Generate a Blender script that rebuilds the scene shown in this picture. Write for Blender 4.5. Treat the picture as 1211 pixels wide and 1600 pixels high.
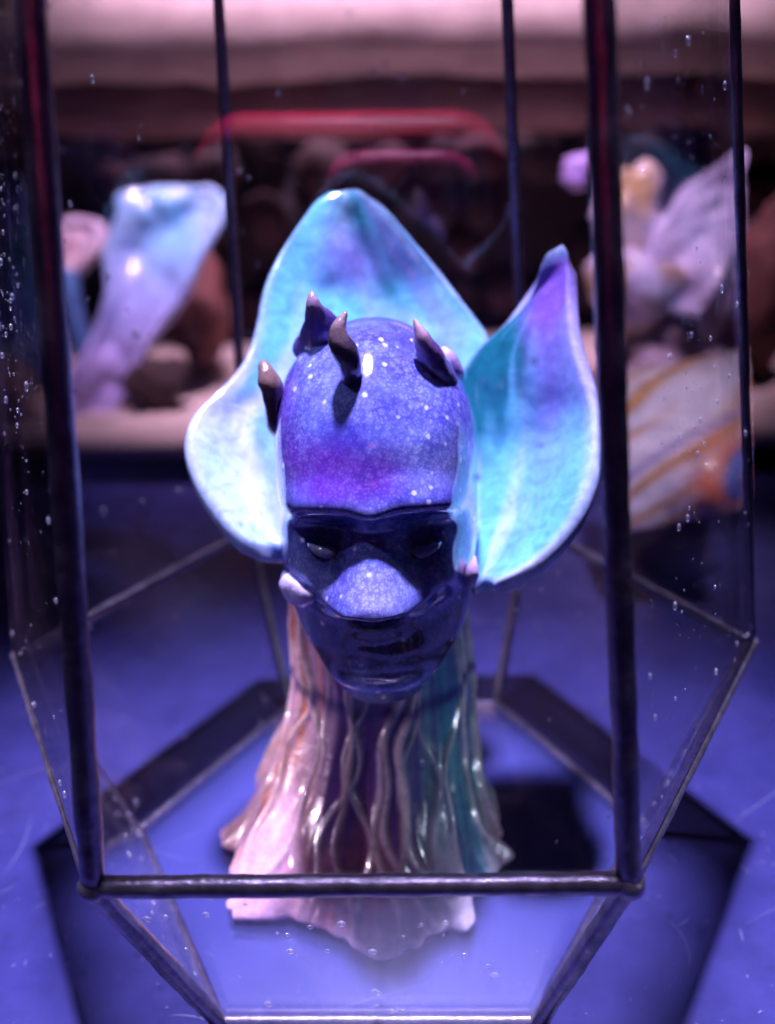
import bpy, math, random
import numpy as np
from mathutils import Vector, Matrix, noise

for o in list(bpy.data.objects):
    bpy.data.objects.remove(o)
scene = bpy.context.scene
S = 0.07                      # one design unit = 70 mm (the case's hexagon side)
W, H, FPX = 1211, 1600, 1459.39

# ------------------------------------------------------------------ camera
CAM = np.array([0.1519, -2.2211, 1.8873])
PITCH, YAW, ROLL = 0.3763, -0.0489, -0.0435
_cp, _sp = math.cos(PITCH), math.sin(PITCH)
FWD = np.array([math.sin(YAW)*_cp, math.cos(YAW)*_cp, -_sp])
_r = np.array([math.cos(YAW), -math.sin(YAW), 0.0])
_u = np.cross(_r, FWD)
RIGHT = math.cos(ROLL)*_r + math.sin(ROLL)*_u
UP = -math.sin(ROLL)*_r + math.cos(ROLL)*_u
cd = bpy.data.cameras.new('camera')
cam = bpy.data.objects.new('camera', cd)
scene.collection.objects.link(cam)
M = Matrix.Identity(4)
for i in range(3):
    M[i][0], M[i][1], M[i][2], M[i][3] = RIGHT[i], UP[i], -FWD[i], CAM[i]*S
cam.matrix_world = M
cd.sensor_fit = 'HORIZONTAL'
cd.sensor_width = 36
cd.lens = 36*FPX/W
cd.clip_start = 0.002
cd.clip_end = 50
cd.dof.use_dof = True
cd.dof.focus_distance = 1.95*S
cd.dof.aperture_fstop = 13.0
scene.camera = cam
scene.render.resolution_x, scene.render.resolution_y = 775, 1024

# ------------------------------------------------------------------ world and lamps
world = bpy.data.worlds.new('World')
scene.world = world
world.use_nodes = True
bg = world.node_tree.nodes['Background']
bg.inputs[0].default_value = (0.20, 0.13, 0.62, 1)
bg.inputs[1].default_value = 0.03

def spot(name, loc, target, power, col, size, angle=70, blend=0.5):
    l = bpy.data.lights.new(name, 'SPOT')
    l.energy, l.color = power, col
    l.shadow_soft_size = size
    l.spot_size, l.spot_blend = math.radians(angle), blend
    o = bpy.data.objects.new(name, l)
    scene.collection.objects.link(o)
    o.location = Vector(loc)*S
    d = (Vector(target)-Vector(loc)).normalized()
    o.rotation_euler = d.to_track_quat('-Z', 'Y').to_euler()
    return o
spot('ceiling_spot', (0.0, 0.85, 15.0), (0, -0.62, 0), 200, (0.60, 0.54, 1.0), 0.036, 18, 0.8)
spot('base_fill_left', (-8.4, -2.9, 1.0), (-0.12, -0.05, 0.34), 14, (0.95, 0.72, 1.0), 0.02, 6.2, 0.7)  # added low fill, brightens the left flank of the root base
spot('base_fill_right', (7.2, -4.4, 1.2), (0.12, -0.08, 0.34), 5, (0.70, 0.80, 1.0), 0.02, 6.2, 0.7)  # added cool fill for the right half of neck and base
spot('petal_spot', (-5.0, -1.5, 13.0), (-0.36, 0.15, 1.35), 40, (0.62, 0.66, 1.0), 0.03, 5.5, 0.9)
spot('shell_spot', (3.0, -0.8, 13.0), (1.15, 1.75, 0.7), 75, (0.95, 0.80, 1.0), 0.04, 6.0, 0.8)  # added narrow spot to brighten the marbled shell
spot('shelf_spot', (0.5, -0.5, 15.0), (0, 5.1, 1.0), 135, (1.0, 0.64, 0.98), 0.05, 22, 0.6)
spot('phone_rim_fill', (0.0, -2.0, 14.0), (-0.15, -2.35, 2.2), 300, (1.0, 0.60, 0.95), 0.04, 7, 0.6)  # added lamp, only there to light the phone's top edge

vs = scene.view_settings
vs.view_transform = 'Standard'
vs.look = 'None'
vs.exposure = 0.0
vs.gamma = 1.0
scene.render.engine = 'CYCLES'
scene.cycles.max_bounces = 8
scene.cycles.diffuse_bounces = 3
scene.cycles.transparent_max_bounces = 32
scene.cycles.glossy_bounces = 4
scene.cycles.sample_clamp_indirect = 6.0
scene.cycles.caustics_reflective = False
scene.cycles.caustics_refractive = False

# ------------------------------------------------------------------ helpers
def at(px, py, Y):
    """point of the place at depth Y that the photograph shows at (px, py)"""
    d = FWD + RIGHT*(px-W/2)/FPX - UP*(py-H/2)/FPX
    return CAM + d*((Y-CAM[1])/d[1])

BASE = {}
def thing(name, label, cat, loc=(0, 0, 0), group=None):
    o = bpy.data.objects.new(name, None)
    o.empty_display_size = 0.01
    scene.collection.objects.link(o)
    o.location = Vector([float(c) for c in loc])*S
    BASE[o] = np.array(loc, float)
    o['label'], o['category'] = label, cat
    if group:
        o['group'] = group
    return o

def mk(name, verts, faces, mat, parent=None, smooth=True, cols=None, loc=None):
    verts = np.asarray(verts, float)
    base = BASE[parent] if parent is not None else (np.array(loc, float) if loc is not None else np.zeros(3))
    me = bpy.data.meshes.new(name)
    me.from_pydata([tuple(v) for v in (verts-base)*S], [], [tuple(int(i) for i in f) for f in faces])
    me.update()
    if smooth:
        me.polygons.foreach_set('use_smooth', [True]*len(me.polygons))
    if cols is not None:
        ca = me.color_attributes.new('Glaze', 'FLOAT_COLOR', 'POINT')
        c4 = np.ones((len(verts), 4), np.float32)
        c4[:, :3] = cols
        ca.data.foreach_set('color', c4.ravel())
    if mat:
        me.materials.append(mat)
    o = bpy.data.objects.new(name, me)
    scene.collection.objects.link(o)
    if parent is not None:
        o.parent = parent
    else:
        o.location = Vector([float(c) for c in base])*S
    BASE[o] = base
    return o

def tag(o, label, cat, group=None, kind=None):
    if label: o['label'] = label
    if cat: o['category'] = cat
    if group: o['group'] = group
    if kind: o['kind'] = kind
    return o

def grid_faces(nr, nc, wrap=False):
    f = []
    for i in range(nr-1):
        for j in range(nc if wrap else nc-1):
            k = (j+1) % nc
            f.append((i*nc+j, i*nc+k, (i+1)*nc+k, (i+1)*nc+j))
    return f

def N3(p, s, seed=0.0):
    return noise.noise(Vector((p[0]*s+seed, p[1]*s-seed*1.7, p[2]*s+seed*.6)))

def tube(pts, rads, n=14, squash=None, rough=0.0, seed=0.0, caps=True):
    """closed tapered tube through pts; squash = (axis vector, factor)"""
    pts = [np.array(p, float) for p in pts]
    V, F = [], []
    prev = None
    for i, p in enumerate(pts):
        t = pts[min(i+1, len(pts)-1)]-pts[max(i-1, 0)]
        t = t/(np.linalg.norm(t)+1e-12)
        if prev is None:
            a = np.array([0, 0, 1.0]) if abs(t[2]) < .9 else np.array([1.0, 0, 0])
        else:
            a = prev
        a = a-t*(a@t); a /= np.linalg.norm(a)
        prev = a
        b = np.cross(t, a)
        for k in range(n):
            th = 2*math.pi*k/n
            d = a*math.cos(th)+b*math.sin(th)
            if squash is not None:
                ax = np.array(squash[0], float); ax /= np.linalg.norm(ax)
                d = d-ax*(d@ax)*(1-squash[1])
            r = rads[i]
            q = p+d*r
            if rough:
                q = q+d*r*rough*N3(q, 9.0, seed)+d*r*rough*.6*N3(q, 30.0, seed)
            V.append(q)
    F = grid_faces(len(pts), n, True)
    if caps:
        c0, c1 = len(V), len(V)+1
        V += [pts[0], pts[-1]]
        for k in range(n):
            F.append((c0, (k+1) % n, k))
            o = (len(pts)-1)*n
            F.append((c1, o+k, o+(k+1) % n))
    return V, F

def catmull(P, n):
    P = np.array(P, float)
    Q = np.vstack([2*P[0]-P[1], P, 2*P[-1]-P[-2]])
    out = []
    m = len(P)-1
    for i in range(n):
        x = i/(n-1)*m
        k = min(int(x), m-1); t = x-k
        a, b, c, d = Q[k], Q[k+1], Q[k+2], Q[k+3]
        out.append(.5*((2*b)+(-a+c)*t+(2*a-5*b+4*c-d)*t*t+(-a+3*b-3*c+d)*t**3))
    return np.array(out)

def uvball(c, r, nr=8, nc=12):
    c = np.array(c, float); r = np.array(r, float)*np.ones(3)
    V, F = [c+r*np.array([0, 0, 1])], []
    for i in range(1, nr):
        ph = math.pi*i/nr
        for j in range(nc):
            th = 2*math.pi*j/nc
            V.append(c+r*np.array([math.sin(ph)*math.cos(th), math.sin(ph)*math.sin(th), math.cos(ph)]))
    V.append(c-r*np.array([0, 0, 1]))
    for j in range(nc):
        F.append((0, 1+j, 1+(j+1) % nc))
        b = 1+(nr-2)*nc
        F.append((len(V)-1, b+(j+1) % nc, b+j))
    for i in range(nr-2):
        for j in range(nc):
            a = 1+i*nc
            F.append((a+j, a+nc+j, a+nc+(j+1) % nc, a+(j+1) % nc))
    return V, F

def box(lo, hi):
    (a, b, c), (d, e, f) = lo, hi
    V = [(a, b, c), (d, b, c), (d, e, c), (a, e, c), (a, b, f), (d, b, f), (d, e, f), (a, e, f)]
    return V, [(0, 3, 2, 1), (4, 5, 6, 7), (0, 1, 5, 4), (1, 2, 6, 5), (2, 3, 7, 6), (3, 0, 4, 7)]

# ------------------------------------------------------------------ materials
class NT:
    def __init__(s, name):
        s.m = bpy.data.materials.new(name)
        s.m.use_nodes = True
        s.t = s.m.node_tree
        s.b = s.t.nodes['Principled BSDF']
        s.out = s.t.nodes['Material Output']
    def n(s, ty, ins=None, **kw):
        nd = s.t.nodes.new(ty)
        for k, v in kw.items():
            setattr(nd, k, v)
        for k, v in (ins or {}).items():
            if hasattr(v, 'is_output'):
                s.t.links.new(v, nd.inputs[k])
            else:
                nd.inputs[k].default_value = v
        return nd
    def link(s, a, b): s.t.links.new(a, b)
    def coord(s): return s.n('ShaderNodeTexCoord').outputs['Object']
    def noise(s, scale, detail=4, rough=.55, vec=None, dist=0.0):
        return s.n('ShaderNodeTexNoise', {'Vector': vec or s.coord(), 'Scale': scale, 'Detail': detail, 'Roughness': rough, 'Distortion': dist}).outputs['Fac']
    def ramp(s, fac, stops, interp='LINEAR'):
        r = s.n('ShaderNodeValToRGB', {'Fac': fac})
        r.color_ramp.interpolation = interp
        e = r.color_ramp.elements
        while len(e) < len(stops): e.new(.5)
        for el, (p, c) in zip(e, stops):
            el.position = p
            el.color = (c, c, c, 1) if not hasattr(c, '__len__') else (*c, 1)
        return r.outputs['Color']
    def mix(s, fac, a, b, mode='MIX'):
        nd = s.n('ShaderNodeMix', data_type='RGBA', blend_type=mode)
        for idx, v in ((0, fac), (6, a), (7, b)):
            if hasattr(v, 'is_output'): s.link(v, nd.inputs[idx])
            else: nd.inputs[idx].default_value = (*v, 1) if hasattr(v, '__len__') else v
        return nd.outputs[2]
    def math(s, op, a, b=0.0):
        nd = s.n('ShaderNodeMath', operation=op)
        for i, v in ((0, a), (1, b)):
            if hasattr(v, 'is_output'): s.link(v, nd.inputs[i])
            else: nd.inputs[i].default_value = v
        return nd.outputs[0]
    def bump(s, h, strength, dist):
        b = s.n('ShaderNodeBump', {'Height': h, 'Strength': strength, 'Distance': dist})
        s.link(b.outputs[0], s.b.inputs['Normal'])
    def set(s, **kw):
        for k, v in kw.items():
            k = k.replace('_', ' ')
            inp = s.b.inputs[k]
            if hasattr(v, 'is_output'): s.link(v, inp)
            else: inp.default_value = (*v, 1) if hasattr(v, '__len__') and len(v) == 3 else v
        return s.m

def mat_head():
    t = NT('galaxy_glaze')
    co = t.coord()
    warp = t.n('ShaderNodeTexNoise', {'Vector': co, 'Scale': 700.0, 'Detail': 2.0})
    add = t.n('ShaderNodeVectorMath', {0: co}, operation='MULTIPLY_ADD')
    t.link(warp.outputs['Color'], add.inputs[0]); add.inputs[1].default_value = (.0006,)*3; t.link(co, add.inputs[2])
    v1 = t.n('ShaderNodeTexVoronoi', {'Vector': add.outputs[0], 'Scale': 1900.0})
    cell = t.ramp(v1.outputs['Distance'], [(.12, 1.0), (.55, 0.0)])
    big = t.noise(95, 4, .6)
    v3 = t.n('ShaderNodeTexVoronoi', {'Vector': add.outputs[0], 'Scale': 800.0})
    cell = t.math('MULTIPLY', t.math('ADD', cell, t.ramp(v3.outputs['Distance'], [(.15, .7), (.6, 0.)])), .65)
    blue = t.mix(t.ramp(big, [(.38, 0.), (.62, 1.)]), (.060, .050, .42), (.14, .17, .55))
    pale = t.mix(t.ramp(big, [(.35, 0.), (.65, 1.)]), (.22, .20, .70), (.42, .50, .88))
    dens = t.ramp(t.noise(60, 3, .6), [(.38, .12), (.60, 1.0)])
    c = t.mix(t.math('MULTIPLY', cell, dens), blue, pale)
    att = t.n('ShaderNodeAttribute', attribute_name='Glaze')       # r: violet pool, g: pale run-off, b: near-black on jaw and around the eyes
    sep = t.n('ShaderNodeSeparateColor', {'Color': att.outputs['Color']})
    viol = t.mix(t.math('MULTIPLY', cell, .6), (.15, .030, .42), (.36, .17, .76))
    nz = t.noise(300, 3, .6)
    c = t.mix(t.ramp(t.math('MULTIPLY', sep.outputs[0], t.math('ADD', nz, .5)), [(.12, 0.), (1.0, .85)]), c, viol)
    c = t.mix(t.ramp(t.math('MULTIPLY', sep.outputs[1], t.math('ADD', nz, .5)), [(.2, 0.), (.8, .75)]), c, t.mix(cell, (.24, .24, .66), (.60, .62, .92)))
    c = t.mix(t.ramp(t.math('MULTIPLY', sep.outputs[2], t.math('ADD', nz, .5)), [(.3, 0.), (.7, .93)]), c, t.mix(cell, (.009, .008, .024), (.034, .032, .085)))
    v2 = t.n('ShaderNodeTexVoronoi', {'Vector': add.outputs[0], 'Scale': 430.0})
    pick = t.ramp(t.n('ShaderNodeSeparateColor', {'Color': v2.outputs['Color']}).outputs[0], [(.62, 0.), (.66, 1.)])
    rad = t.ramp(v2.outputs['Distance'], [(.13, 1.), (.24, 0.)])
    c = t.mix(t.math('MULTIPLY', pick, rad), c, (.62, .66, .86))
    t.bump(t.noise(160, 2, .5), .25, .0010)
    return t.set(Base_Color=c, Roughness=.12, Coat_Weight=1.0, Coat_Roughness=.02, Coat_IOR=1.85, IOR=1.5)

def mat_glaze(name, rough=.14, streak=140, coat=1.0, bump=.25):
    t = NT(name)
    att = t.n('ShaderNodeAttribute', attribute_name='Glaze').outputs['Color']
    n1 = t.noise(streak*5, 5, .65, dist=.6)
    c = t.mix(t.ramp(n1, [(.3, 0.), (.7, .5)]), att, t.mix(1.0, att, (1.9, 1.9, 1.9), 'MULTIPLY'))
    c = t.mix(t.ramp(t.noise(streak*1.3, 3, .6, dist=1.5), [(.42, 0.), (.75, .5)]), c, t.mix(1.0, att, (.35, .35, .55), 'MULTIPLY'))
    if bump: t.bump(t.noise(streak*1.6, 3, .6), bump, .0008)
    return t.set(Base_Color=c, Roughness=rough, Coat_Weight=coat, Coat_Roughness=.05)

def mat_glass(name, tint, spec=1.0, f0=.03, haze=.0015, hc=(.7, .7, .8)):
    """thin pane: transparent plus a Schlick mirror on each face"""
    t = NT(name)
    t.t.nodes.remove(t.b)
    lw = t.n('ShaderNodeLayerWeight', {'Blend': .5})
    f5 = t.math('POWER', lw.outputs['Facing'], 4.0)
    F = t.math('ADD', t.math('MULTIPLY', f5, 1-f0), f0)
    tr = t.n('ShaderNodeBsdfTransparent', {'Color': (*tint, 1)})
    gl = t.n('ShaderNodeBsdfGlossy', {'Color': (spec, spec, spec, 1), 'Roughness': 0.0})
    df = t.n('ShaderNodeBsdfDiffuse', {'Color': (*hc, 1)})
    m1 = t.n('ShaderNodeMixShader', {0: F})
    t.link(tr.outputs[0], m1.inputs[1]); t.link(gl.outputs[0], m1.inputs[2])
    m2 = t.n('ShaderNodeMixShader', {0: haze})
    t.link(m1.outputs[0], m2.inputs[1]); t.link(df.outputs[0], m2.inputs[2])
    t.link(m2.outputs[0], t.out.inputs['Surface'])
    return t.m

def mat_drop():
    t = NT('water_drop')
    t.t.nodes.remove(t.b)
    lw = t.n('ShaderNodeLayerWeight', {'Blend': .5})
    F = t.math('ADD', t.math('MULTIPLY', t.math('POWER', lw.outputs['Facing'], 3.0), .65), .28)
    tr = t.n('ShaderNodeBsdfTransparent', {'Color': (1, 1, 1, 1)})
    gl = t.n('ShaderNodeBsdfGlossy', {'Color': (1, 1, 1, 1), 'Roughness': .18})
    df = t.n('ShaderNodeBsdfDiffuse', {'Color': (.85, .85, .95, 1)})
    m0 = t.n('ShaderNodeMixShader', {0: .5}); t.link(gl.outputs[0], m0.inputs[1]); t.link(df.outputs[0], m0.inputs[2])
    m1 = t.n('ShaderNodeMixShader', {0: F}); t.link(tr.outputs[0], m1.inputs[1]); t.link(m0.outputs[0], m1.inputs[2])
    t.link(m1.outputs[0], t.out.inputs['Surface'])
    return t.m

def mat_solder():
    t = NT('dark_solder')
    n = t.noise(500, 5, .65)
    c = t.ramp(n, [(.3, (.20, .17, .21)), (.7, (.42, .37, .44))])
    t.bump(t.noise(900, 4, .6), .35, .0004)
    return t.set(Base_Color=c, Metallic=.85, Roughness=t.ramp(t.noise(300, 3), [(.3, .28), (.7, .46)]))

def mat_table():
    t = NT('scratched_blue_black_table')
    n = t.noise(14, 4, .6)
    c = t.ramp(n, [(.3, (.025, .026, .115)), (.7, (.050, .048, .180))])
    c = t.mix(t.ramp(t.noise(75, 5, .7), [(.40, 0.), (.72, .55)]), c, (.016, .015, .060))
    return t.set(Base_Color=c, Roughness=t.ramp(n, [(.3, .22), (.7, .40)]), Specular_IOR_Level=.3)

def mat_wood(name, a, b, axis='X', rough=.6, sc=1.0):
    t = NT(name)
    mp = t.n('ShaderNodeMapping', {'Vector': t.coord(), 'Scale': (12*sc, 140*sc, 140*sc)})
    g = t.noise(1.0, 6, .6, vec=mp.outputs[0], dist=.6)
    c = t.mix(t.ramp(g, [(.3, 0.), (.7, 1.)]), a, b)
    c = t.mix(t.ramp(t.noise(30, 4, .6), [(.45, 0.), (.75, .6)]), c, tuple(x*.5 for x in a))
    return t.set(Base_Color=c, Roughness=rough)

def mat_rock(name, a, b, sc=60, rough=.8):
    t = NT(name)
    c = t.mix(t.ramp(t.noise(sc, 6, .65), [(.32, 0.), (.68, 1.)]), a, b)
    return t.set(Base_Color=c, Roughness=rough)

def mat_plain(name, c, rough=.4, metal=0.0, coat=0.0):
    t = NT(name)
    f = t.ramp(t.noise(200, 4), [(.3, .85), (.7, 1.1)])
    return t.set(Base_Color=t.mix(1.0, c, f, 'MULTIPLY'), Roughness=rough, Metallic=metal, Coat_Weight=coat)

M_HEAD = mat_head()
M_PETAL = mat_glaze('pearl_blue_glaze', .10, 120, bump=.12)
M_HORN = mat_glaze('horn_glaze', .12, 220, bump=.4)
M_ROOT = mat_glaze('root_glaze', .26, 150, coat=.55, bump=.3)
M_GLASS = mat_glass('clear_glass', (.985, .985, .99))
M_GFLOOR = mat_glass('floor_glass', (.97, .97, .985), haze=.07, hc=(.28, .32, .95))  # blue haze puts the glow inside the case floor into the colour
M_DROP = mat_drop()
M_SOLDER = mat_solder()
M_TABLE = mat_table()
M_PALEWOOD = mat_wood('pale_driftwood', (.42, .33, .30), (.66, .55, .50))
M_BROWNWOOD = mat_wood('brown_board', (.16, .09, .08), (.28, .17, .15))

# ------------------------------------------------------------------ setting
ZT = -0.022
V, F = box((-9, -1.5, ZT-.35), (9, 8, ZT))
tag(mk('table_top', V, F, M_TABLE, smooth=False), None, None, kind='structure')

# fine scratches and lint on the table, hair-thin ribbons just above it
rnd = random.Random(21)
V, F = [], []
table = bpy.data.objects['table_top']
for k in range(190):
    x, y = rnd.uniform(-1.9, 1.9), rnd.uniform(-1.2, 1.6)
    if k % 3 == 0: x, y = rnd.choice((-1, 1))*rnd.uniform(.75, 1.5), rnd.uniform(-1.1, .1)
    a = rnd.choice((.55, -.65, 1.45, .15))+rnd.gauss(0, .3)
    L = rnd.uniform(.01, .07) if rnd.random() < .72 else rnd.uniform(.12, .5)
    wd = rnd.uniform(.0007, .0020); cv = rnd.gauss(0, .25)
    n0 = len(V); m = 7
    for q in range(m):
        u_ = q/(m-1); aa = a+cv*(u_-.5)
        px, py = x+L*(u_-.5)*math.cos(aa), y+L*(u_-.5)*math.sin(aa)
        w_ = wd*(1-(2*u_-1)**2)+.0001
        V += [(px-w_*math.sin(aa), py+w_*math.cos(aa), ZT+.0012), (px+w_*math.sin(aa), py-w_*math.cos(aa), ZT+.0012)]
    F += [(n0+2*q, n0+2*q+1, n0+2*q+3, n0+2*q+2) for q in range(m-1)]
for k in range(900):                                    # dust
    x, y = rnd.uniform(-1.8, 1.8), rnd.uniform(-1.1, 1.4)
    r = rnd.uniform(.0010, .0032); a = rnd.uniform(0, 6.28); el = rnd.uniform(1, 2.5)
    n0 = len(V)
    for q in range(5):
        b = 6.283*q/5
        dx, dy = r*el*math.cos(b), r*math.sin(b)*rnd.uniform(.6, 1.2)
        V.append((x+dx*math.cos(a)-dy*math.sin(a), y+dx*math.sin(a)+dy*math.cos(a), ZT+.0018))
    F.append(tuple(range(n0, n0+5)))
mk('scratches', V, F, mat_plain('scratch_grey', (.13, .12, .25), .5), table)['kind'] = 'stuff'

# rough dark rock wall: a backing sheet with stones as its pieces
rnd = random.Random(4)
M_WALL = mat_rock('dark_rock', (.006, .004, .006), (.022, .011, .016), 40)
M_STONES = [mat_rock('mauve_stone', (.03, .011, .015), (.075, .032, .04), 70),
            mat_rock('brown_stone', (.025, .011, .012), (.06, .028, .03), 80),
            mat_rock('umber_stone', (.014, .007, .010), (.04, .018, .024), 60)]
YW = 6.0
nwx, nwz = 60, 24
V = []
for z in np.linspace(ZT, 4.2, nwz):
    for x in np.linspace(-7, 7, nwx):
        V.append((x, YW+.18*noise.noise(Vector((x*1.3, 3.1, z*1.3))), z))
wall = tag(mk('back_wall', V, grid_faces(nwx, nwz) if False else grid_faces(nwz, nwx), M_WALL), None, None, kind='structure')
def rock_mesh(seed, n=10, m=14, rough=.35):
    V, F = uvball((0, 0, 0), 1, n, m)
    out = []
    for v in V:
        k = 1+rough*N3(v, 1.1, seed*3.7)+rough*.4*N3(v, 3.0, seed*1.3)
        out.append(np.array(v)*k)
    return np.array(out), F
for row in range(7):
    x = -4.6+rnd.uniform(0, .4)
    while x < 4.6:
        w_ = rnd.uniform(.28, .5)
        z = .62+row*.36+rnd.uniform(-.05, .05)
        if rnd.random() < .80:
            rv, rf = rock_mesh(rnd.uniform(0, 90), 7, 10)
            rv = rv*np.array([w_*.55, .2, .2*rnd.uniform(.8, 1.1)])+np.array([x, YW-.1, z])
            mk('stone', rv, rf, rnd.choice(M_STONES), wall)
        x += w_

# ------------------------------------------------------------------ shelf and beams behind the case
sh = thing('wooden_shelf', 'low pale wooden shelf board on dark feet behind the glass case', 'shelf', (0, 3.9, ZT))
prof = [(3.12, .16), (3.06, .20), (3.04, .26), (3.06, .32), (3.12, .355), (3.3, .365), (5.75, .365), (5.75, .155)]
def extrude_x(prof, x0, x1, n, wav=.012, seed=0.0, skew=0.0):
    V = []
    for x in np.linspace(x0, x1, n):
        for (y, z) in prof:
            V.append((x, y+skew*x+wav*2*N3((x, y, z), 1.6, seed), z+wav*N3((x, y, z), 2.3, seed+5)))
    m = len(prof)
    F = grid_faces(n, m, True)
    F += [tuple(range(m))[::-1], tuple((n-1)*m+k for k in range(m))]
    return V, F
mk('board', *extrude_x(prof, -5.5, 5.5, 60, .012, 2.0, -.03), M_PALEWOOD, sh, smooth=True)
for x in (-4.4, -1.6, 1.6, 4.4):
    mk('foot', *box((x-.2, 3.9, ZT+.002), (x+.2, 5.2, .153)), M_BROWNWOOD, sh, smooth=False)

lg_pts = [(x, 5.0+.05*math.sin(x*1.1), 2.62+.03*math.sin(x*.9+1)-.035*x) for x in np.linspace(-5.5, 5.5, 50)]
V, F = tube(lg_pts, [.33+.02*math.sin(k*.7) for k in range(50)], 24, None, .10, 3.0)
tag(mk('driftwood_log', V, F, M_PALEWOOD, None, loc=(0, 5.0, 2.6)), 'pale driftwood log running across the top of the background', 'log')
lg_pts = [(x, 5.25+.05*math.sin(x*1.3+2), 2.15+.02*math.sin(x*1.4)-.03*x) for x in np.linspace(-5.5, 5.5, 50)]
V, F = tube(lg_pts, [.2+.015*math.sin(k*.9) for k in range(50)], 20, None, .12, 7.0)
tag(mk('driftwood_log', V, F, mat_wood('mauve_driftwood', (.20, .11, .11), (.34, .21, .20)), None, loc=(0, 5.25, 2.1)), 'thinner mauve brown log just below the pale top log', 'log')

# ------------------------------------------------------------------ patch builder for petals
def petal_verts(rows, bulge, nv=40, nu=36, wav=.012, seed=1.0, rim=.0):
    A = catmull([at(*r[0]) for r in rows], nv)
    B = catmull([at(*r[1]) for r in rows], nv)
    G = []
    for i in range(nv):
        t = i/(nv-1)
        bl = np.interp(t, np.linspace(0, 1, len(bulge)), bulge)
        for j in range(nu):
            s = j/(nu-1)
            p = A[i]*(1-s)+B[i]*s
            c = 1-(2*s-1)**2
            p = p+np.array([0, 1.0, -.12])*bl*c
            k = wav*(.25+c)*min(1.0, (1-t)/.12)
            p = p+np.array([.2, 1, .1])*(k*N3(p, 3.0, seed)+k*.5*N3(p, 8.0, seed+4)+k*.16*N3(p, 19.0, seed+7))
            G.append(p)
    return np.array(G), nv, nu

def shade(base, stops, w):
    pass

def lerp(a, b, t):
    t = np.clip(t, 0, 1)
    return np.array(a)*(1-t)+np.array(b)*t

def add_thick(o, th):
    md = o.modifiers.new('thickness', 'SOLIDIFY')
    md.thickness = th*S
    md.offset = 0.0
    md.use_rim = True
    sb = o.modifiers.new('soft', 'SUBSURF')
    sb.levels = sb.render_levels = 1
    return o

CY, TE, VI, LA, WH = (.13, .44, .56), (.012, .15, .18), (.20, .10, .44), (.42, .37, .64), (.56, .64, .72)
def petal_colors(G, nv, nu, seed, teal_at, violet_band, pearl):
    C = np.zeros((len(G), 3))
    for i in range(nv):
        for j in range(nu):
            p = G[i*nu+j]; s = j/(nu-1); t = i/(nv-1)
            q = (s*4.2+.35*N3(p, 6, seed), t*1.3, 0)                      # glaze runs down the petal
            f2 = N3((s*15+.5*N3(p, 9, seed), t*2.4, 3), 1.0, seed)
            a = N3(q, 1.0, seed); b = N3(q, 2.2, seed+3)+.5*f2; d = N3(p, 3.0, seed+9)
            c = lerp(CY, WH, .10+1.2*a+.7*b+pearl(s, t))
            c = lerp(c, TE, teal_at(s, t)*(.9+.8*b))
            c = lerp(c, VI, (violet_band(s, t)*(.9+.7*d)+max(0, d-.14)*2.0)*min(1, (1-t)/.2))
            e = min(s, 1-s, (1-t)*1.0, t*1.2)
            c = lerp(c, LA, (1-e/(.055+.05*b))*.45)
            C[i*nu+j] = c
    return C

# ------------------------------------------------------------------ the ceramic sculpture
sc = thing('ceramic_sculpture', 'glazed ceramic horned head with two blue petals on flared root base in glass case', 'sculpture', (0, -.03, .022))

rowsL = [((428, 868, -.14), (520, 905, .0)), ((368, 846, -.15), (600, 870, .10)), ((312, 775, -.10), (640, 790, .18)),
         ((289, 700, -.02), (680, 710, .24)), ((303, 648, .07), (712, 645, .30)), ((345, 607, .15), (742, 592, .35)),
         ((380, 566, .22), (764, 538, .40)), ((400, 512, .29), (748, 505, .44)), ((412, 452, .36), (706, 450, .49)),
         ((438, 394, .43), (662, 395, .53)), ((474, 344, .50), (616, 343, .56)), ((500, 320, .54), (586, 320, .57)), ((516, 310, .555), (570, 310, .57)), ((533, 305, .56), (552, 305, .57))]
G, nv, nu = petal_verts(rowsL, [.03, .08, .10, .10, .08, .06, .05, .05, .05, .03, .01, .0, 0, 0], 46, 40, .030, 2.0)
cl = petal_colors(G, nv, nu, 5.0, lambda s, t: 1.1*math.exp(-((s-.60)/.18)**2-((t-.70)/.2)**2)+.5*math.exp(-((s-.3)/.1)**2-((t-.9)/.1)**2),
                  lambda s, t: .5*math.exp(-((s-.82)/.10)**2)+.7*math.exp(-((s-.10)/.06)**2-((t-.30)/.06)**2)+.8*math.exp(-((s-.3)/.07)**2-((t-.12)/.05)**2),
                  lambda s, t: .55*math.exp(-((s-.15)/.25)**2-((t-.28)/.22)**2))
add_thick(mk('petal', G, grid_faces(nv, nu), M_PETAL, sc, cols=cl), .044)['label'] = 'large pearly cyan and lavender petal behind the head'

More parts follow.
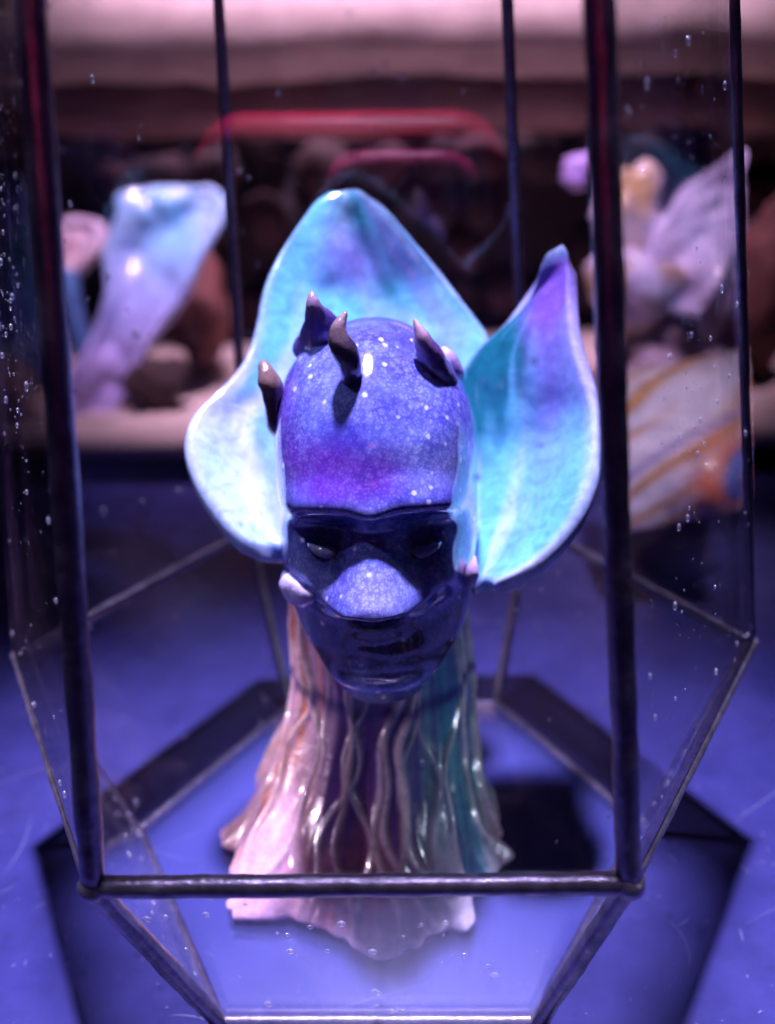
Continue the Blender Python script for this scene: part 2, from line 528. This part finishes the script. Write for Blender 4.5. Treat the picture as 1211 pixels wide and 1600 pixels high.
rowsR = [((742, 926, -.16), (775, 924, -.20)), ((722, 895, -.08), (838, 892, -.22)), ((710, 845, .0), (894, 834, -.20)),
         ((704, 780, .08), (926, 768, -.15)), ((700, 712, .15), (941, 695, -.07)), ((700, 652, .21), (937, 632, .0)),
         ((712, 598, .26), (917, 576, .07)), ((744, 548, .29), (902, 520, .14)), ((790, 505, .30), (897, 470, .20)),
         ((825, 463, .30), (895, 430, .25)), ((846, 420, .30), (890, 408, .28)), ((854, 401, .30), (886, 396, .29)), ((864, 390, .30), (877, 389, .30))]
G, nv, nu = petal_verts(rowsR, [.02, .06, .10, .12, .12, .10, .07, .04, .03, .02, .0, 0, 0], 44, 34, .018, 8.0)
cl = petal_colors(G, nv, nu, 2.0, lambda s, t: 2.0*math.exp(-((s-.36)/.26)**2-((t-.58)/.18)**2)+.9*math.exp(-((s-.15)/.2)**2-((t-.45)/.15)**2),
                  lambda s, t: .42*math.exp(-((s-.74)/.15)**2-((t-.36)/.2)**2)+.25*math.exp(-((s-.6)/.2)**2-((t-.75)/.1)**2),
                  lambda s, t: .9*max(0, t-.86)/.14+.3*math.exp(-((t-.12)/.15)**2))
add_thick(mk('petal', G, grid_faces(nv, nu), M_PETAL, sc, cols=cl), .044)['label'] = 'pointed cupped teal and violet petal beside the head'

# --- head
HX = .024
zt = [.600, .615, .65, .70, .78, .88, .98, 1.08, 1.18, 1.28, 1.36, 1.43, 1.49, 1.53, 1.552]
wt = [.0, .07, .125, .165, .205, .232, .244, .246, .248, .243, .230, .205, .165, .105, .0]
ft = [.17, .235, .285, .315, .330, .325, .308, .310, .325, .300, .255, .200, .135, .065, -.03]   # front, towards the camera
bt = [-.10, .0, .05, .09, .13, .17, .20, .22, .235, .235, .22, .19, .15, .11, .06]
def cubic(z, xs, ys):
    xs = np.array(xs); ys = np.array(ys)
    return np.interp(z, xs, ys)
nzr, nth = 190, 150
tt = np.linspace(0, 1, nzr)
zs = .600+(1.500-.600)*(.5-.5*np.cos(np.pi*tt))*.8+(1.500-.600)*tt*.2
def smooth_prof(ys):
    f = np.linspace(.600, 1.552, 600)
    v = np.interp(f, zt, ys)
    k = np.hanning(35); k /= k.sum()
    pad = np.concatenate([np.full(17, v[0])*2-v[17:0:-1], v, 2*v[-1]-v[-2:-19:-1]])
    return f, np.convolve(pad, k, 'valid')
fw, ww = smooth_prof(wt); ff, fv = smooth_prof(ft); fb, bv = smooth_prof(bt)
V, CL = [], []
def gz(v, c, s): return math.exp(-((v-c)/s)**2)
for z in zs:
    w_ = max(0.0, float(np.interp(z, fw, ww))); f_ = float(np.interp(z, ff, fv)); b_ = float(np.interp(z, fb, bv))
    if z > 1.05:
        k = min(1.0, (z-1.05)/.10); k = k*k*(3-2*k)
        u1 = max(0, z-1.12)/(1.500-1.12); u2 = max(0, (z-1.18)/(1.500-1.18))
        f_ = f_*(1-k)+k*(-.02+.356*math.sqrt(max(0, 1-u1*u1)))
        b_ = b_*(1-k)+k*(.02+.215*math.sqrt(max(0, 1-u2*u2)))
        w_ = w_*(1-k)+k*.243*math.sqrt(max(0, 1-u2**2.5))
    if z < .64: w_ = .115*math.sqrt(max(0, (z-.600)/.04))
    yc = (b_-f_)/2; hd = (b_+f_)/2
    if z < .65:
        k = math.sqrt(max(0, (z-.600)/.05)); hd = .19*k; yc = -.125
    for j in range(nth):
        th = 2*math.pi*j/nth
        c, s = math.cos(th), math.sin(th)
        e = .80
        x = w_*math.copysign(abs(c)**e, c)
        y = yc+hd*math.copysign(abs(s)**e, s)
        fr = max(0.0, -s)                              # 1 on the front, 0 on the sides
        fm = min(1.0, fr*1.6)
        ax = abs(x)
        d = 0.0
        zb = 1.150-.9*max(0, ax-.03)**2+.02*gz(ax, .0, .03)*-1
        d += .030*gz(z, zb+.012, .042)*min(1, max(0, (.235-ax)/.06))         # brow
        d -= .052*gz(ax, .108, .075)*gz(z, 1.072, .045)                          # socket
        d -= .020*gz(ax, .0, .05)*gz(z, 1.105, .035)
        d += .030*gz(ax, .108, .052)*gz(z, 1.050, .030)                          # eyeball under lid
        d -= .010*gz(ax, .108, .055)*gz(z, 1.036-.6*(ax-.108)**2, .007)          # lid line
        # nose
        if z > .945:
            k = np.clip((1.13-z)/(1.13-.965), 0, 1)
            am = .022+.125*k**.95
        else:
            am = .147*gz(z, .945, .030)
            k = 1.0
        sx = .050+.044*float(np.clip(k, 0, 1))**1.2
        d += am*math.exp(-(ax/sx)**2.6)
        d -= .026*gz(ax, .034, .015)*gz(z, .926, .013)                           # nostrils
        d += .058*gz(ax, .165, .050)*gz(z, .975-.15*(ax-.15), .050)              # cheeks
        d += .036*gz(ax, .085, .05)*gz(z, .925, .035)
        zm = .882+2.2*x*x                                                      # small mouth under the nose
        d -= .008*gz(z, zm, .010)*min(1, max(0, (.085-ax)/.03))
        d += .010*gz(z, zm-.034, .024)*gz(ax, 0, .07)
        d += .022*gz(z, .672+1.6*x*x, .034)*min(1, max(0, (.16-ax)/.06))
        y2 = y-d*fm
        p = np.array([x+HX, y2, z])
        p = p+np.array([c, s, .3])*(.012*N3(p, 4.0, 1.0)+.0025*N3(p, 14.0, 4.0))*min(1, max(0, (1.498-z)/.04), max(0, (z-.61)/.03))
        V.append(p)
        viol = 1.3*gz(p[0], -.065, .12)*gz(z, 1.225, .060)*fm+.5*gz(p[0], .06, .06)*gz(z, 1.23, .05)*fm+.7*gz(p[0], -.19, .05)*gz(z, 1.36, .10)
        pale = fm*(.95*gz(ax, 0, .075)*gz(z, .985, .055)+.75*gz(ax, .16, .06)*gz(z, .98, .05)+.55*gz(x, .16, .08)*gz(z, 1.21, .05)+.35*gz(x, -.03, .08)*gz(z, 1.36, .05))
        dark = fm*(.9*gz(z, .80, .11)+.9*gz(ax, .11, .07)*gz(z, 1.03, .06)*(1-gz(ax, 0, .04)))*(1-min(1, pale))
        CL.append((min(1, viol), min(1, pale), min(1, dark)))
F = grid_faces(nzr, nth, True)
F += [tuple(range(nth))[::-1], tuple((nzr-1)*nth+k for k in range(nth))]
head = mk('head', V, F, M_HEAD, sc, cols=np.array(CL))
head['label'] = 'long masklike head in speckled violet blue glaze with closed eyes'

def lidcol(V, a, b):
    z = np.array([v[2] for v in V]); k = (z-z.min())/(z.max()-z.min()+1e-9)
    return np.array([lerp(a, b, q) for q in k])
for sgn, (px, py) in ((-1, (507, 858)), (1, (690, 856))):
    c = at(px, py, -.306)
    c[0] = HX+sgn*.104
    pts = [c+np.array([.046*u_, .022*abs(u_)**2, -.010*(1-u_*u_)+.004*u_*sgn]) for u_ in np.linspace(-1, 1, 11)]
    V, F = tube(pts, [.015*(1-.75*abs(u_)**2.2) for u_ in np.linspace(-1, 1, 11)], 10)
    ey = mk('eyelid', V, F, M_HORN, head, cols=np.tile((.26, .22, .36), (len(V), 1)))

# --- horns: curved, flattened, tapering spikes
def horn(pts, rads, squash=None, tipc=(.34, .22, .21), basec=(.10, .06, .20), midc=(.045, .028, .05), name='horn', label=None):
    P = catmull(pts, 26); R = np.interp(np.linspace(0, 1, 26), np.linspace(0, 1, len(rads)), rads)
    R = R*.92
    R[-1] = min(R[-1], R[-2]*.45)
    V, F = tube(P, R, 18, squash, .30, pts[0][0]*9)
    C = []
    for i in range(26):
        t = i/25
        c = lerp(basec, midc, t/.35) if t < .35 else lerp(midc, tipc, (t-.55)/.4)
        C += [c]*18
    C += [basec, tipc]
    o = mk(name, V, F, M_HORN, sc, cols=np.array(C))
    o.modifiers.new('soft', 'SUBSURF').levels = 1
    o.modifiers['soft'].render_levels = 1
    if label: o['label'] = label
    return o
horn([at(512, 545, -.02), at(502, 512, -.07), at(490, 482, -.10), at(486, 455, -.09)], [.080, .056, .030, .006], ((.2, 1, 0), .7), basec=(.16, .14, .48), midc=(.11, .07, .26))
horn([at(548, 600, -.19), at(547, 566, -.225), at(529, 524, -.235), at(541, 486, -.22)], [.034, .036, .030, .006], ((1, 0, .2), .8), basec=(.06, .05, .20))
horn([at(690, 598, -.10), at(672, 560, -.14), at(658, 527, -.16), at(647, 498, -.155)], [.054, .048, .030, .005], ((.8, .5, 0), .7), basec=(.05, .04, .16), midc=(.10, .05, .16), tipc=(.65, .42, .42))
horn([at(692, 618, .0), at(699, 588, -.03), at(698, 562, -.04), at(691, 542, -.03)], [.046, .038, .028, .010], None, basec=(.2, .16, .4), midc=(.3, .2, .42), tipc=(.6, .45, .6))
horn([at(437, 690, -.06), at(431, 668, -.09), at(427, 632, -.10), at(422, 598, -.10), at(409, 563, -.075)], [.008, .022, .026, .034, .014], None, basec=(.03, .02, .03), midc=(.04, .025, .03), tipc=(.24, .14, .11))
horn([at(722, 742, -.10), at(722, 725, -.13), at(719, 708, -.14), at(715, 698, -.13)], [.014, .014, .010, .004], None, basec=(.1, .08, .3), midc=(.12, .10, .35), tipc=(.3, .3, .6))
horn([at(462, 905, -.20), at(458, 918, -.27), at(472, 930, -.32), at(492, 936, -.335)], [.036, .042, .034, .010], ((.4, 1, .2), .55), basec=(.42, .36, .72), midc=(.60, .50, .80), tipc=(.70, .58, .74), name='cheek_horn')
horn([at(718, 915, -.16), at(728, 905, -.22), at(738, 890, -.24), at(742, 868, -.23)], [.034, .036, .028, .008], ((.9, .5, .1), .6), basec=(.14, .12, .4), midc=(.40, .28, .45), tipc=(.62, .46, .56), name='cheek_horn')

# --- flared root base
rnd = random.Random(11)
ridges = [(rnd.uniform(0, 360), rnd.uniform(1.4, 3.0), rnd.uniform(.4, 1.0), rnd.uniform(-14, 14), rnd.uniform(.1, .5)) for _ in range(30)]
ridges += [(a_, rnd.uniform(1.2, 2.0), rnd.uniform(.16, .34), rnd.uniform(-10, 10), rnd.uniform(.1, .5)) for a_ in (240, 249, 257, 266, 274, 283, 291, 300)]
lobes = [(182, 13, .065, .030), (190, 24, .075, .13), (226, 15, .145, .075), (275, 18, .165, .030), (300, 8, .05, .05), (309, 8, .125, .085), (345, 12, .105, .045),
         (30, 18, .05, .05), (80, 18, .06, .05), (130, 20, .07, .05)]
pz = [.0, .02, .06, .12, .20, .30, .42, .55, .70, .85]
pr = [.315, .325, .320, .306, .284, .257, .238, .229, .226, .22]
nzr, nth = 90, 300
V, CL = [], []
def adiff(a, b): return (a-b+180) % 360-180
PEACH, PINK, ORG, PURP, MAR, TEALB, CREAM = (.80, .42, .38), (.84, .50, .58), (.78, .24, .07), (.045, .016, .085), (.17, .035, .045), (.02, .09, .17), (.70, .56, .52)
zb0 = .022
for i in range(nzr):
    t = i/(nzr-1); z = zb0+.80*t**1.5
    hz = z-zb0
    r0 = float(np.interp(hz, pz, pr))
    cx = lerp([-.040], [.006], hz/.5)[0]; cyy = lerp([-.06], [.0], hz/.5)[0]
    for j in range(nth):
        a = 360*j/nth
        fold = 0.0; ridge = 0.0
        for (ra, rw, rh, tw, ph) in ridges:
            aa = ra+tw*(hz/.5)+6*math.sin(hz*10+ph*20)+3*math.sin(hz*23+ph*50)
            g = math.exp(-(adiff(a, aa)/rw)**2)
            ridge = max(ridge, g*rh)
        fold = .022*math.sin(math.radians(a*9+40*math.sin(hz*4)))*(1-.5*hz/.8)+.012*N3((math.cos(math.radians(a))*2, math.sin(math.radians(a))*2, hz*1.5), 3, 2)
        lob = 0.0
        for (la, lw, lh, lz) in lobes:
            lob += lh*math.exp(-(adiff(a, la)/lw)**2)*math.exp(-(hz/(lz*2.2))**1.3)
        edge = 1.0 if hz > .035 else (.88+.12*math.sqrt(1-(1-hz/.035)**2))
        r = (r0+fold*(.4+.9*math.exp(-hz/.3))+ridge*.026+lob)*edge
        r += .016*N3((math.cos(math.radians(a))*3, math.sin(math.radians(a))*3, hz*3), 3.5, 6)*math.exp(-hz/.12)
        ca, sa = math.cos(math.radians(a)), math.sin(math.radians(a))
        V.append((cx+r*ca, cyy+r*sa, z))
        # glaze by side: pink/peach left, dark purple to maroon front, teal-blue right
        nn = N3((ca*2, sa*2, hz), 4, 3)
        nl = N3((ca*6, sa*6, hz*1.2), 2.2, 9)
        left = math.exp(-(adiff(a, 190)/36)**2); right = math.exp(-(adiff(a, 338)/34)**2)
        c = lerp(PURP, MAR, 1.1-hz/.34+nn*.8)
        c = lerp(c, lerp(TEALB, (.05, .22, .22), .5+nl*2), right*1.5+nn*.4)
        c = lerp(c, lerp(PINK, PEACH, .5+nl*1.5), left*1.7-.15+.3*nn)
        c = lerp(c, ORG, max(0, nl-.12)*2.0*min(1, left*2)+.5*max(0, nl-.15)*math.exp(-hz/.15))
        c = lerp(c, CREAM, min(.7, ridge*.95))
        c = lerp(c, (.74, .62, .66), .95*math.exp(-(adiff(a, 309)/7)**2)*math.exp(-(hz/.19)**2))
        c = lerp(c, (.70, .48, .66), .9*math.exp(-(adiff(a, 275)/22)**2)*math.exp(-(hz/.03)**2))
        c = lerp(c, PINK, .95*math.exp(-(adiff(a, 226)/17)**2)*math.exp(-(hz/.14)**2))
        c = lerp(c, PINK, .9*math.exp(-(adiff(a, 350)/14)**2)*math.exp(-(hz/.10)**2))
        CL.append(c)
F = grid_faces(nzr, nth, True)+[tuple(range(nth))[::-1], tuple((nzr-1)*nth+k for k in range(nth))]
mk('root_base', V, F, M_ROOT, sc, cols=np.array(CL))['label'] = 'ridged flared base like roots, pink at one side and teal at the other'

# ------------------------------------------------------------------ the glass case
case = thing('glass_case', 'six sided glass terrarium case with dark soldered seams around the sculpture', 'glass case', (0, 0, ZT))
A6 = [math.radians(a) for a in (-120, -60, 0, 60, 120, 180)]
R0, HE, R2, ZTOP = .7457, .6069, .6917, 3.107
eq = [np.array([math.cos(a), math.sin(a), HE]) for a in A6]
bo = [np.array([R0*math.cos(a), R0*math.sin(a), 0]) for a in A6]
tp = [np.array([R2*math.cos(a), R2*math.sin(a), ZTOP]) for a in A6]
def seam(name, a, b, r, seed, n=40, sq=None):
    pts = [a+(b-a)*k/(n-1) for k in range(n)]
    V, F = tube(pts, [r]*n, 14, sq, .13, seed)
    return mk(name, V, F, M_SOLDER, case)
ur = [.0235, .0235, .0115, .0165, .0165, .0115]
for i in range(6):
    k = (i+1) % 6
    seam('upright_seam', eq[i], tp[i], ur[i], i*2.1, 70)
    seam('shoulder_seam', eq[i], eq[k], (.0215, .0165, .017, .017, .017, .0165)[i], 20+i*1.7)
    seam('lower_seam', bo[i], eq[i], (.021, .021, .015, .016, .016, .015)[i], 40+i*1.3)
    seam('floor_seam', bo[i], bo[k], (.010, .016, .016, .016, .016, .016)[i], 60+i*1.1)
    seam('rim_seam', tp[i], tp[k], .02, 80+i)
    for (p, r, sd) in ((eq[i], (.028, .030, .020, .020, .020, .019)[i], i), (bo[i], .022, i+7), (tp[i], .026, i+14)):
        v, f = uvball((0, 0, 0), 1, 10, 14)
        v = np.array([np.array(q)*(1+.15*N3(q, 1.6, sd))*r+p for q in v])
        mk('solder_joint', v, f, M_SOLDER, case)
def slab(name, quad, th, mat, shrink=.985):
    q = np.array(quad); c = q.mean(0)
    q = c+(q-c)*shrink
    n = np.cross(q[1]-q[0], q[2]-q[0]); n /= np.linalg.norm(n)
    m = len(q)
    V = list(q-n*th/2)+list(q+n*th/2)
    F = [tuple(range(m))[::-1], tuple(range(m, 2*m))]+[(k, (k+1) % m, m+(k+1) % m, m+k) for k in range(m)]
    return mk(name, V, F, mat, case, smooth=False), q, n
rnd = random.Random(77)
def drops(parent, q, n, count, th, rmin, rmax, clusters=3, dens=.5, side=1):
    V, F = [], []
    cs = [(rnd.random(), rnd.random()) for _ in range(clusters)]
    for _ in range(count):
        if rnd.random() < dens:
            c = rnd.choice(cs); a, b = c[0]+rnd.gauss(0, .06), c[1]+rnd.gauss(0, .10)
        else:
            a, b = rnd.random(), rnd.random()
        a, b = min(.97, max(.03, a)), min(.98, max(.02, b))
        p = (q[0]*(1-a)+q[1]*a)*(1-b)+(q[3]*(1-a)+q[2]*a)*b
        r = rmin+(rmax-rmin)*rnd.random()**4
        p = p+n*side*(th/2+.0005)
        e1 = q[1]-q[0]; e1 = e1/np.linalg.norm(e1); e2 = np.cross(n, e1)
        v, f = uvball((0, 0, 0), 1, 5, 8)
        o = len(V); st = rnd.uniform(1, 1.5)
        V += [p+e1*x[0]*r+e2*x[1]*r*st+n*x[2]*r*.5 for x in v]
        F += [tuple(k+o for k in g) for g in f]
    d = mk('water_droplets', V, F, M_DROP, parent)
    d['kind'] = 'stuff'
    return d
for i in range(6):
    k = (i+1) % 6
    o, q, n = slab('upper_pane', [eq[i], eq[k], tp[k], tp[i]], .022, M_GLASS)
    drops(o, q*1.0, n, (260, 360, 70, 120, 70, 320)[i], .022, .0012, .0072, 5, .55, 1)
    o, q, n = slab('lower_pane', [bo[i], bo[k], eq[k], eq[i]], .022, M_GLASS)
    drops(o, q, n, (90, 60, 40, 40, 40, 60)[i], .022, .0018, .011, 4, .5, -1)
slab('floor_pane', [p+np.array([0, 0, .010]) for p in bo], .018, M_GFLOOR, .975)

# ------------------------------------------------------------------ ceramics and stones behind and beside
def back_petal(parent, rows, bulge, cols, mat, th=.05, seed=1.0, name='petal'):
    G, nv, nu = petal_verts(rows, bulge, 36, 26, .09, seed)
    C = np.zeros((len(G), 3))
    for i in range(nv):
        for j in range(nu):
            p = G[i*nu+j]
            t = i/(nv-1)*(len(cols)-1); k0 = min(int(t), len(cols)-2)
            c = lerp(cols[k0], cols[k0+1], t-k0)
            C[i*nu+j] = lerp(c, LA, max(0, N3(p, 2.2, seed))*.6)
    return add_thick(mk(name, G, grid_faces(nv, nu), mat, parent, cols=C), th)
M_BG = mat_glaze('far_glaze', .38, 60, coat=.3, bump=0)
zsh = .367
Yl = 3.55
t1 = thing('leaf_ceramic', 'blurred tall blue and lilac leaf ceramic on the shelf left of the sculpture', 'ceramic leaf', (*at(150, 640, Yl)[:2], zsh))
back_petal(t1, [((98, 655, Yl-.1), (175, 655, Yl)), ((108, 590, Yl-.1), (215, 590, Yl)), ((140, 530, Yl), (240, 535, Yl)), ((162, 460, Yl+.1), (292, 455, Yl+.05)), ((160, 390, Yl+.25), (318, 395, Yl+.15)), ((184, 335, Yl+.35), (350, 338, Yl+.3)), ((182, 308, Yl+.4), (356, 312, Yl+.4)), ((225, 296, Yl+.45), (322, 290, Yl+.45))],
           [.03, .06, .10, .12, .10, .06, .02], [(.42, .36, .70), (.45, .38, .74), (.30, .36, .70), (.16, .42, .66), (.16, .44, .66), (.30, .50, .72)], M_BG, .07, 3.0)
t2 = thing('leaf_ceramic', 'small blurred rosy cupped leaf on a blue stem at far left of the shelf', 'ceramic leaf', (*at(120, 620, 3.9)[:2], zsh))
Yl = 3.9
back_petal(t2, [((85, 425, Yl), (125, 428, Yl)), ((80, 390, Yl), (155, 395, Yl)), ((82, 355, Yl+.1), (165, 362, Yl+.1)), ((100, 342, Yl+.15), (140, 345, Yl+.15))], [.05, .15, .12, .03], [(.45, .28, .26), (.50, .36, .42), (.55, .44, .58)], M_BG, .06, 6.0)
b0 = at(105, 420, Yl); b1 = at(150, 600, Yl); b1[2] = zsh+.002
V, F = tube(catmull([b0, at(118, 500, Yl-.03), b1], 14), [.07]*14, 12)
mk('stem', V, F, M_BG, t2, cols=np.tile((.10, .22, .50), (len(V), 1)))
t4 = thing('leaf_ceramic', 'dark blue upright leaf standing behind the thick front left seam', 'ceramic leaf', (*at(50, 640, 4.1)[:2], zsh))
Yl = 4.1
back_petal(t4, [((25, 650, Yl), (80, 650, Yl)), ((20, 500, Yl), (88, 500, Yl)), ((25, 380, Yl), (75, 380, Yl)), ((38, 295, Yl), (52, 295, Yl))], [.1, .15, .1, 0], [(.05, .08, .25), (.05, .11, .30), (.06, .16, .36)], M_BG, .06, 9.0)

M_RED = mat_rock('red_brown_stone', (.03, .012, .014), (.26, .09, .08), 55)
M_PINKS = mat_rock('pink_stone', (.45, .26, .26), (.66, .44, .42), 40)
def stone(px, py, Y, r, mat, label, seed, group=None, sq=(1, 1, 1), z0=zsh):
    c = at(px, py, Y)
    v, f = rock_mesh(seed, 16, 24, .6)
    v = v*np.array(sq)*r
    v[:, 2] -= v[:, 2].min()
    o = mk('stone', v+np.array([c[0], c[1], z0+.001]), f, mat, None, loc=(c[0], c[1], z0))
    return tag(o, label, 'stone', group)
stone(318, 560, 4.5, .26, M_RED, 'red brown stone on the shelf beside the tall blue leaf', 3.0, sq=(.8, .7, 1.3))
stone(240, 600, 3.5, .16, M_STONES[1], 'small dark brown stone on the shelf in front of the red brown stone', 5.0, sq=(1.2, .8, .9))
stone(8, 600, 3.4, .17, M_PINKS, 'smooth pink stone on the shelf at the left edge', 8.0, sq=(.8, .8, 1.0))
stone(1195, 450, 3.7, .32, M_RED, 'rugged reddish rock on the shelf at the right edge', 12.0, sq=(.62, .7, 1.55))
stone(1150, 500, 4.3, .34, M_STONES[0], 'mauve rock on the shelf behind the reddish rock', 15.0, sq=(.9, .7, 1.2))

t3 = thing('lily_ceramic', 'blurred pale lilac and ochre lily ceramic with a pointed petal on the shelf at right', 'ceramic', (*at(1060, 560, 3.7)[:2], zsh))
Yl = 3.7
back_petal(t3, [((985, 470, Yl-.2), (1090, 500, Yl-.25)), ((1005, 410, Yl-.1), (1130, 440, Yl-.15)), ((1030, 350, Yl), (1158, 372, Yl-.05)), ((1075, 295, Yl+.12), (1160, 305, Yl+.1)), ((1125, 255, Yl+.2), (1160, 258, Yl+.2)), ((1148, 238, Yl+.25), (1160, 240, Yl+.25))], [.03, .06, .08, .05, .02, 0], [(.40, .34, .52), (.56, .52, .74), (.60, .56, .80), (.60, .56, .80)], M_BG, .08, 1.5)
def lump(px, py, Y, r, seed, ca, cb, sc_=4.0, name='lump'):
    v, f = rock_mesh(seed, 18, 26, .55)
    v = v*np.array(r)+at(px, py, Y)
    v[:, 2] = np.maximum(v[:, 2], zsh+.002)
    cc = np.array([lerp(ca, cb, .5+2.2*N3(p, sc_, seed)) for p in v])
    mk(name, v, f, M_BG, t3, cols=cc)
lump(985, 335, Yl+.1, (.20, .14, .26), 3.3, (.50, .34, .14), (.62, .58, .74))
lump(905, 268, Yl+.3, (.11, .10, .10), 5.1, (.30, .20, .55), (.46, .34, .70))
lump(1000, 450, Yl, (.26, .2, .30), 8.8, (.30, .22, .16), (.56, .52, .74), 6)
lump(1110, 470, Yl+.1, (.28, .2, .30), 9.7, (.14, .09, .12), (.50, .42, .56), 6)
lump(1040, 560, Yl, (.40, .22, .30), 6.4, (.10, .06, .07), (.40, .32, .42), 6, 'body')

# marbled shell lying on the table right behind the case
t5 = thing('marbled_shell', 'large tan, lilac and orange marbled ceramic shell on the table at right behind the case', 'ceramic shell', (*at(1070, 800, 1.9)[:2], ZT))
rows = [((975, 832, 1.45), (1168, 792, 1.38)), ((972, 800, 1.50), (1168, 745, 1.44)), ((970, 750, 1.62), (1168, 690, 1.58)), ((968, 690, 1.80), (1168, 640, 1.78)), ((968, 630, 2.0), (1168, 590, 1.98)), ((972, 585, 2.2), (1166, 550, 2.18))]
G, nv, nu = petal_verts(rows, [-.03, -.08, -.12, -.12, -.1, -.03], 40, 50, .03, 3.0)
C = []
for i in range(nv):
    for j in range(nu):
        p = G[i*nu+j]; s = j/(nu-1); t = i/(nv-1)
        st = t*1.0-(s-.5)*.35+.10*N3(p, 3, 1)
        band = N3((st*11, s*.8, 0), 1.0, 4)
        c = lerp((.56, .48, .62), (.42, .20, .07), band*2.6+.2)
        c = lerp(c, (.18, .13, .36), max(0, math.exp(-((st-.55+.02*math.sin(s*9))/.03)**2)))
        k = math.exp(-((s-.82)/.26)**2-((t-.26)/.20)**2)
        c = lerp(c, (.62, .13, .03), k*1.5)
        sw = math.sin(14*math.hypot((s-.95)*.9, t-.2)+3*N3(p, 3, 8))
        c = lerp(c, (.10, .14, .46), max(0, sw)**2*k*1.5)
        C.append(c)
add_thick(mk('shell', G, grid_faces(nv, nu), M_BG, t5, cols=np.array(C)), .06)
pb = at(1075, 800, 1.75)
V, F = tube([(pb[0], pb[1]+.1, ZT+.002), (pb[0], pb[1]+.05, ZT+.1), (pb[0], pb[1], pb[2])], [.2, .12, .1], 14, None, .1, 2)
mk('foot', V, F, M_BG, t5, cols=np.tile((.2, .13, .14), (len(V), 1)))

# ------------------------------------------------------------------ the phone that takes the picture (seen mirrored in the front pane)
ph = thing('smartphone', 'phone in a glossy red case mirrored faintly in the front glass pane', 'phone', CAM-FWD*.06)
def rounded(x0, x1, y0, y1, r, n=8):
    P = []
    for (cx, cy, a0) in ((x1-r, y1-r, 0), (x0+r, y1-r, 90), (x0+r, y0+r, 180), (x1-r, y0+r, 270)):
        for k in range(n+1):
            a = math.radians(a0+90*k/n)
            P.append((cx+r*math.cos(a), cy+r*math.sin(a)))
    return P
def plate(name, P, z0, z1, mat, bev=.02):
    cx = sum(p[0] for p in P)/len(P); cy = sum(p[1] for p in P)/len(P)
    V = []
    layers = [(z0, bev), (z0+bev*.3, bev*.3), (z0+bev, 0), (z1-bev, 0), (z1-bev*.3, bev*.3), (z1, bev)]
    for (z, ins) in layers:
        for (x, y) in P:
            l = math.hypot(x-cx, y-cy)
            V.append(CAM+RIGHT*(x-(x-cx)/l*ins)+UP*(y-(y-cy)/l*ins)+FWD*z)
    m = len(P)
    return mk(name, V, grid_faces(len(layers), m, True)+[tuple(range(m))[::-1], tuple((len(layers)-1)*m+k for k in range(m))], mat, ph)
M_CASE = mat_plain('red_case', (.70, .006, .09), .3)
plate('case_shell', rounded(-.73, .246, -1.72, .365, .16), -.34, -.115, M_CASE, .065)
bp = plate('back', rounded(-.67, .186, -1.66, .300, .12), -.116, -.105, mat_plain('phone_back', (.02, .012, .02), .25), .004)
plate('camera_bump', rounded(-.30, .165, -.20, .285, .11), -.106, -.014, mat_plain('bump_plum', (.60, .04, .22), .3), .04)
for (x, y) in ((-.17, .15), (-.17, -.07), (.05, .04)):
    plate('lens', rounded(x-.085, x+.085, y-.085, y+.085, .084), -.015, -.008, mat_plain('lens_black', (.008, .008, .012), .1), .003)
